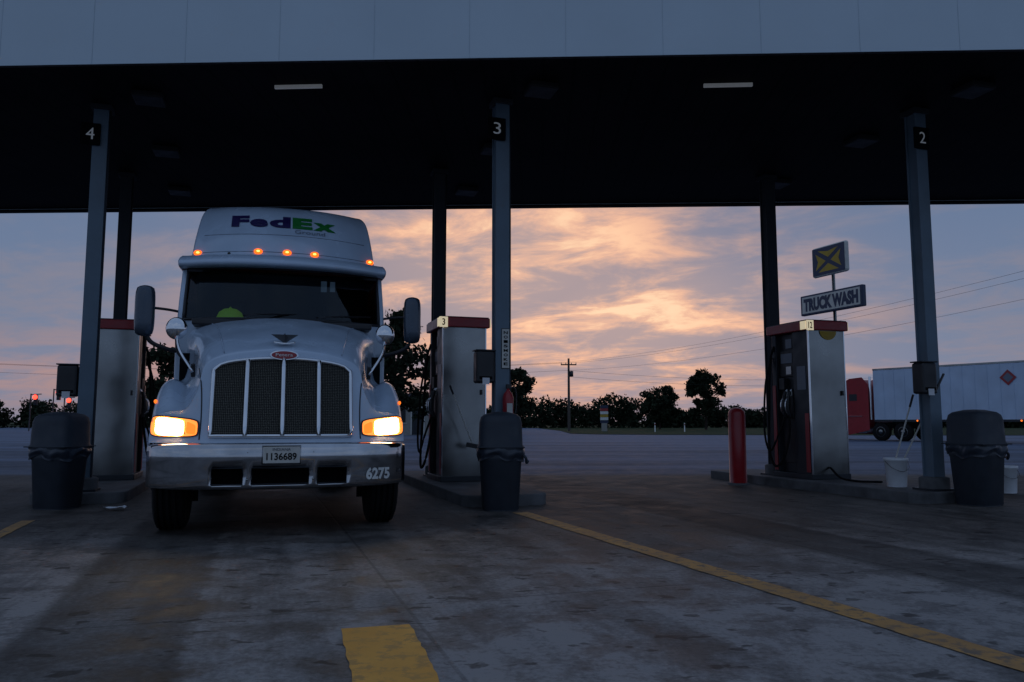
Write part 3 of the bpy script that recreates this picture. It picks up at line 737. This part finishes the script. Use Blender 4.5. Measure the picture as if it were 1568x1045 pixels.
box('fifth_wheel', -.45, .45, 6.0, 6.9, 1.0, 1.15, M['black'], tk, .05)
def wheel(x, y, sd, r=.52, w_=.29, parent=tk, hub=True):
    prof = [(.30, -w_ / 2), (r - .06, -w_ / 2), (r - .015, -w_ / 2 + .02), (r, -w_ / 2 + .05)]
    for q in (-.3, -.1, .1, .3):
        prof += [(r, w_ * q - .02), (r - .018, w_ * q - .012), (r - .018, w_ * q + .004), (r, w_ * q + .012)]
    prof += [(r, w_ / 2 - .05), (r - .015, w_ / 2 - .02), (r - .06, w_ / 2), (.30, w_ / 2)]
    revolve('tyre', prof, M['rubber'], parent, 40, (x, y, r), axis='x', smooth=False)
    revolve('rim', [(.28, sd * (w_ / 2 - .02)), (.27, sd * (w_ / 2 + .005)), (.22, sd * (w_ / 2 - .04)), (.13, sd * (w_ / 2 - .03)), (.12, sd * (w_ / 2 + .06)), (.02, sd * (w_ / 2 + .08))], M['steel'], parent, 24, (x, y, r), axis='x')
for sd in (-1, 1):
    wheel(sd * 1.03, 1.02, sd)
    for yy_ in (5.9, 7.2):
        wheel(sd * 1.06, yy_, sd); wheel(sd * .74, yy_, sd)
OPN = [(-.61, -.34), (-.26, .25), (.33, .60)]
xs = sorted(set([round(-1.2 + .05 * i, 3) for i in range(49)] + [q for o_ in OPN for q in o_]))
zr = [(.49, .09), (.47, .05), (.475, .02), (.49, .005), (.515, .0), (.60, 0), (.672, 0), (.75, -.01), (.85, -.008), (.885, .005), (.90, .03), (.905, .10), (.905, .22)]
def ybump(x): return .30 * (abs(x) / 1.2) ** 3.2 + .06 * (abs(x) / 1.2) ** 14
gbm = [[(x, ybump(x) + dy, z - .02 * (abs(x) / 1.2) ** 8 * (1 if z > .7 else -1)) for x in xs] for z, dy in zr]
def skb(i, j):
    xm = (xs[j] + xs[j + 1]) / 2
    return i in (4, 5) and any(a < xm < b for a, b in OPN)
v, f = grid_vf(gbm, False, skb); bo = mk('front_bumper', v, f, M['bumper'], tk, True, solid=.012)
box('bumper_opening_shade', -.9, .9, .2, .22, .48, .72, M['void'], tk)  # black sheet added behind the openings to stand for the shade inside
for a, b in OPN:
    tube('opening_lip', [(a, ybump(a) - .004, .515), (b, ybump(b) - .004, .515), (b, ybump(b) - .004, .672), (a, ybump(a) - .004, .672), (a, ybump(a) - .004, .515)], .009, M['darksteel'], tk, 6, 1)
for X in (-.3, .29):
    for Z in (.56, .82): ball('bumper_bolt', (X, ybump(X) - .004, Z), .012, M['steel'], tk)
box('licence_plate', -.165, .165, -.03, -.022, .715, .875, M['plate'], tk, .004)
text_on('plate_digits', '1136689', -.135, .135, .745, .815, M['void'], tk, -.034, .02)
text_on('plate_state', 'INDIANA', -.08, .08, .835, .86, M['blue'], tk, -.034, .0)
tube('plate_frame', [(-.172, -.026, .71), (.172, -.026, .71), (.172, -.026, .88), (-.172, -.026, .88), (-.172, -.026, .71)], .006, M['black'], tk, 6, 1)
text_on('fleet_number', '6275', .79, 1.03, .535, .655, M['plaintxt'], tk, lambda x, z: ybump(x) - .016, .04)
e = empty('hard_hat', (0, 0, 0))
hp = Matrix.Translation((-2.235, 7.68, 0)) @ Matrix.Rotation(TT, 4, 'Z') @ Vector((-.65, 2.32, 2.335))
e.location = hp; e.rotation_euler = (0, 0, TT)
revolve('shell', [(.20, 0), (.205, .012), (.165, .03), (.16, .08), (.135, .135), (.08, .175), (.01, .19)], M['hivis'], e, 28)
tube('crown_ridge', [(0, -.15, .09), (0, -.1, .16), (0, 0, .195), (0, .1, .16), (0, .15, .09)], .012, M['hivis'], e)
for sd in (-1, 1):
    l = bpy.data.lights.new('headlamp', 'SPOT'); l.energy = 5; l.color = (1, .75, .45); l.spot_size = radians(70); l.spot_blend = .8; l.shadow_soft_size = .08
    o = bpy.data.objects.new('headlamp_beam', l); scene.collection.objects.link(o); o.parent = tk
    o.location = (sd * 1.0, .22, 1.06)
    o.rotation_euler = Vector((0, 1, .1)).to_track_quat('Z', 'Y').to_euler()

# ------------------------------------------------------------------ second truck (red tractor + white trailer)
ang = math.atan2(.82, -.56)
t2 = empty('semi_truck', (21.9, 46.0, 0), ang)
def prof_extrude(name, poly, hw, material, parent, bevel=.12):
    n = len(poly)
    v = [(a, -hw, b) for a, b in poly] + [(a, hw, b) for a, b in poly]
    f = [tuple(range(n)), tuple(range(2 * n - 1, n - 1, -1))] + [(i, (i + 1) % n, n + (i + 1) % n, n + i) for i in range(n)]
    return mk(name, v, f, material, parent, False, bevel, seg=3)
prof_extrude('cab', [(.5, .7), (.5, 3.2), (.8, 3.55), (1.5, 3.5), (2.4, 3.1), (3.0, 2.85), (3.7, 2.2), (5.4, 1.9), (5.85, 1.6), (5.95, .75), (5.6, .6), (5.4, 1.1), (4.6, 1.1), (4.3, .5), (1.6, .45)], 1.2, M['red'], t2)
box('trailer_body', -16, 0, -1.295, 1.295, 1.15, 4.1, M['trailer'], t2, .02)
box('trailer_rail_low', -16, 0, -1.32, 1.32, 1.08, 1.2, M['darksteel'], t2, .01)
box('trailer_rail_top', -16, .01, -1.31, 1.31, 4.02, 4.12, M['steel'], t2, .01)
for sd in (-1, 1):
    for k in range(1, 26): box('rib', -k * .62 - .015, -k * .62 + .015, sd * 1.304 - .006, sd * 1.304 + .006, 1.2, 4.02, M['trailer'], t2)
    mk('hazard_placard', [(-7.2, sd * 1.33, 2.9), (-6.8, sd * 1.33, 3.3), (-7.2, sd * 1.33, 3.7), (-7.6, sd * 1.33, 3.3)], [(0, 1, 2, 3)], M['red'], t2)
    mk('placard_inner', [(-7.2, sd * 1.334, 3.05), (-6.95, sd * 1.334, 3.3), (-7.2, sd * 1.334, 3.55), (-7.45, sd * 1.334, 3.3)], [(0, 1, 2, 3)], M['greytxt'], t2)
    box('landing_leg', -3.1, -2.95, sd * .9 - .06, sd * .9 + .06, .1, 1.1, M['steel'], t2)
    for k in range(5): ball('side_marker', (-2.5 - 2.6 * k, sd * 1.33, 1.14), .045, M['redlamp'] if k == 4 else M['amber'], t2)
    mk('cab_window', [(2.6, sd * 1.205, 2.3), (3.45, sd * 1.205, 2.3), (3.0, sd * 1.205, 2.72), (2.6, sd * 1.205, 2.8)], [(0, 1, 2, 3)], M['black'], t2)
    mk('sleeper_window', [(1.1, sd * 1.205, 2.3), (1.6, sd * 1.205, 2.3), (1.6, sd * 1.205, 2.7), (1.1, sd * 1.205, 2.7)], [(0, 1, 2, 3)], M['black'], t2)
    tube('cab_door_seam', [(2.45, sd * 1.203, 2.9), (2.45, sd * 1.203, 1.0)], .02, M['black'], t2)
    tube('cab_stripe', [(.8, sd * 1.21, 1.4), (4.2, sd * 1.21, 1.4)], .03, M['chrome'], t2)
    revolve('tank', [(.02, 1.9), (.3, 1.92), (.3, 3.4), (.02, 3.42)], M['chrome'], t2, 20, (0, sd * 1.0, .7), axis='x')
    tube('stack', [(.35, sd * 1.05, 1.2), (.35, sd * 1.05, 3.7)], .07, M['chrome'], t2)
def wheel2(x, y, sd):
    r = .52
    revolve('tyre', [(.3, -.14), (.5, -.14), (.52, -.1), (.52, .1), (.5, .14), (.3, .14)], M['rubber'], t2, 28, (x, y, r), axis='y')
    revolve('rim', [(.29, sd * .12), (.27, sd * .145), (.15, sd * .09), (.1, sd * .17), (.01, sd * .18)], M['steel'], t2, 20, (x, y, r), axis='y')
for sd in (-1, 1):
    for xx in (5.0, -.3, -1.6, -13.2, -14.5): wheel2(xx, sd * 1.1, sd)
box('chassis', -2.2, 4.5, -.45, .45, .7, 1.05, M['black'], t2)

# ------------------------------------------------------------------ truck wash sign
sgx, sgy = 11.55, 28.0
sa = math.atan2(26.6 - 29.4, 12.1 - 11.0)
e = empty('truck_wash_sign', (sgx, sgy, 0), sa)
tube('pole', [(0, 0.1, 0), (0, 0.1, 6.5)], .06, M['steel'], e)
box('lower_cabinet', -1.5, 1.5, -.1, .08, 5.05, 5.8, M['blue'], e, .03)
box('lower_face', -1.40, 1.40, -.108, -.102, 5.12, 5.73, M['plate'], e)
text_on('lettering', 'TRUCK WASH', -1.32, 1.32, 5.18, 5.67, M['blue'], e, -.114, .065)
box('upper_cabinet', -.85, .85, -.1, .08, 6.38, 7.5, M['plate'], e, .12)
box('upper_face', -.78, .78, -.107, -.101, 6.44, 7.44, M['blue'], e, .0)
def poly(nm, pts, m_, yv): mk(nm, [(a, yv, b) for a, b in pts], [tuple(range(len(pts)))], m_, e)
poly('emblem_left', [(-.62, 6.62), (-.12, 6.92), (-.62, 7.24), (-.5, 6.93)], M['yellow'], -.111)
poly('emblem_right', [(.62, 6.62), (.5, 6.93), (.62, 7.24), (.12, 6.92)], M['yellow'], -.111)
poly('emblem_top', [(-.5, 7.34), (0, 7.04), (.5, 7.34), (0, 7.26)], M['yellow'], -.112)
poly('emblem_bottom', [(-.5, 6.54), (.5, 6.54), (0, 6.82)], M['yellow'], -.112)
# ------------------------------------------------------------------ poles, wires
def upole(x, y, h, a=0.0):
    e = empty('utility_pole', (x, y, 0), a)
    revolve('post', [(.16, 0), (.11, h)], M['wood'], e, 10)
    box('crossarm', -.85, .85, -.06, .06, h - .75, h - .62, M['wood'], e)
    for q in (-.8, -.3, .3, .8): revolve('insulator', [(.04, h - .62), (.05, h - .52), (.03, h - .45)], M['steel'], e, 8, (q, 0, 0))
    revolve('transformer', [(.02, h - 2.0), (.2, h - 1.98), (.2, h - 1.4), (.02, h - 1.35)], M['darksteel'], e, 12, (.3, 0, 0))
poles = [(-70, 78, 8.3), (6.15, 85, 7.9), (30, 36, 10.2), (62, 100, 8.5)]
for a in poles: upole(*a)
wv = empty('power_lines')
def wire(a, b, sag, r=.012):
    pts = []
    for i in range(17):
        t = i / 16; pts.append((a[0] + (b[0] - a[0]) * t, a[1] + (b[1] - a[1]) * t, a[2] + (b[2] - a[2]) * t - sag * 4 * t * (1 - t)))
    tube('wire', pts, r, M['wire'], wv, 5, 1)
for o_, dz in ((-.8, -.45), (.8, -.45), (0, -1.3)):
    wire((-70 + o_, 78, 8.3 + dz), (6.15 + o_, 85, 7.9 + dz), 1.2)
    wire((6.15 + o_, 85, 7.9 + dz), (30 + o_, 36, 10.2 + dz * 1.6), .9, .008)
wire((6.15, 85, 6.6), (62, 100, 7.9), 1.3); wire((6.15, 85, 5.9), (62, 100, 7.2), 1.3)

# ------------------------------------------------------------------ trees
def leaves(vs, fs, c, r, n, s):
    for _ in range(n):
        while True:
            p = Vector((random.uniform(-1, 1), random.uniform(-1, 1), random.uniform(-1, 1)))
            if p.length < 1: break
        p = p * (0.55 + .45 * random.random()) if p.length > .5 else p
        q = Vector((c[0] + p.x * r[0], c[1] + p.y * r[1], c[2] + p.z * r[2]))
        a = Vector((random.gauss(0, 1), random.gauss(0, 1), random.gauss(0, 1))).normalized()
        b = a.cross(Vector((random.gauss(0, 1), random.gauss(0, 1), random.gauss(0, 1)))).normalized()
        ss = s * random.uniform(.5, 1.3); k = len(vs)
        vs += [tuple(q - a * ss), tuple(q + b * ss * .6), tuple(q + a * ss), tuple(q - b * ss * .6)]
        fs.append((k, k + 1, k + 2, k + 3))
def tree(x, y, h, r, n=40, leaf=.18, name='tree', dens=70):
    e = empty(name, (x, y, 0))
    th = h * .35
    tube('trunk', [(0, 0, 0), (.05, 0, th), (0, .05, h * .75)], max(.1, h * .022), M['bark'], e)
    vs, fs = [], []
    for k in range(n):
        a = random.uniform(0, 2 * pi); zz = random.uniform(.25, .93)
        rr = r * sqrt(max(.05, 1 - ((zz - .52) / .47) ** 2)) * random.uniform(.15, .9)
        c = (rr * cos(a), rr * sin(a), zz * h)
        if k % 4 == 0: tube('limb', [(0, 0, th * random.uniform(.8, 1.3)), (c[0] * .5, c[1] * .5, (th + c[2]) * .5), c], .045, M['bark'], e, 5, 3)
        b = r * random.uniform(.24, .40)
        leaves(vs, fs, c, (b, b, b * .75), dens, leaf)
    mk('crown', vs, fs, M['leaf'], e)
tree(-6.9, 45, 7.9, 2.3, 50, .16, dens=110); tree(-9.3, 47, 7.0, 2.2, 40, .16, dens=90); tree(-24.6, 55, 6.6, 2.6, 50, .18, dens=100)
tree(-5.0, 52, 5.8, 1.8, 34, .16, dens=90); tree(0.5, 70, 5.8, 2.2, 36, .17, dens=100)
tree(24.6, 100, 7.9, 2.6, 46, .22, dens=120); tree(19.5, 104, 5.7, 3.0, 44, .22, dens=110); tree(45, 95, 5.8, 2.4, 30, .2); tree(-22, 60, 6.0, 2.0, 30, .18)
vs, fs = [], []
X = -112.0
while X < 112:
    h = 4.3 + 1.0 * sin(X * .13) + .7 * sin(X * .37 + 1) + random.uniform(-.7, 1.0)
    if X < -40: h *= .9
    Y = 132 + random.uniform(-6, 6)
    w_ = random.uniform(1.4, 2.7)
    for k in range(6):
        leaves(vs, fs, (X + random.uniform(-w_, w_) * .6, Y, h * random.uniform(.35, .82)), (w_ * .8, w_ * .8, h * .22), 55, .3)
    leaves(vs, fs, (X, Y, h * .25), (w_ * 1.5, 1.5, h * .38), 160, .38)
    X += random.uniform(.9, 1.7)
mk('distant_tree_line', vs, fs, M['leaf'])

# ------------------------------------------------------------------ store building
e = empty('store_building', (-11.5, 62, 0), radians(6))
box('walls', -5, 5, 0, 7, 0, 3.0, M['wall'], e)
box('roof_slab', -5.3, 5.3, -.3, 7.3, 3.0, 3.3, M['roof'], e, .03)
for q in (-3.5, -1.5, .5, 2.5):
    box('window', q - .6, q + .6, -.02, -.005, 1.0, 2.2, M['black'], e); box('window_sill', q - .7, q + .7, -.08, -.003, .92, .99, M['plate'], e)
box('door', 3.6, 4.5, -.03, -.005, 0.05, 2.15, M['darksteel'], e); box('door_frame', 3.5, 4.6, -.018, -.004, 0.05, 2.25, M['plate'], e)
# ------------------------------------------------------------------ traffic lights
def tlight(x, y, z, h2):
    e = empty('traffic_light', (x, y, 0))
    tube('pole', [(-.6, 0, 0), (-.6, 0, z + .5)], .07, M['darksteel'], e)
    tube('arm', [(-.6, 0, z + .4), (.6, 0, z + .45)], .05, M['darksteel'], e)
    box('housing', -.2, .2, -.15, .1, z - .8, z + .35, M['black'], e, .03)
    ball('red_lens', (0, -.2, z + .1), .26, M['redlamp'], e, 1, .6, 1)
    for q in (-.25, -.58): revolve('dark_lens', [(.14, -.17), (.01, -.2)], M['black'], e, 12, (0, 0, z + q), axis='y')
tlight(-54.5, 90, 3.75, 0); tlight(-51.9, 90, 4.3, 0); tlight(-51.2, 91, 3.4, 0)
e = empty('price_sign', (9.95, 85, 0))
box('base', -.3, .3, -.1, .1, 0, .9, M['wall'], e)
for k, m_ in enumerate(('blue', 'plaintxt', 'yellow', 'plaintxt', 'red', 'blue')):
    box('panel_%d' % k, -.42, .42, -.1, .1, .9 + k * .32, 1.2 + k * .32, M[m_], e, .01)
for x_, y_ in ((14.5, 80), (17.5, 80)):
    e = empty('reflector_post', (x_, y_, 0)); revolve('post', [(.05, 0), (.05, .9), (.02, .95)], M['plaintxt'], e, 8); box('reflector', -.04, .04, -.06, -.052, .7, .85, M['red'], e)
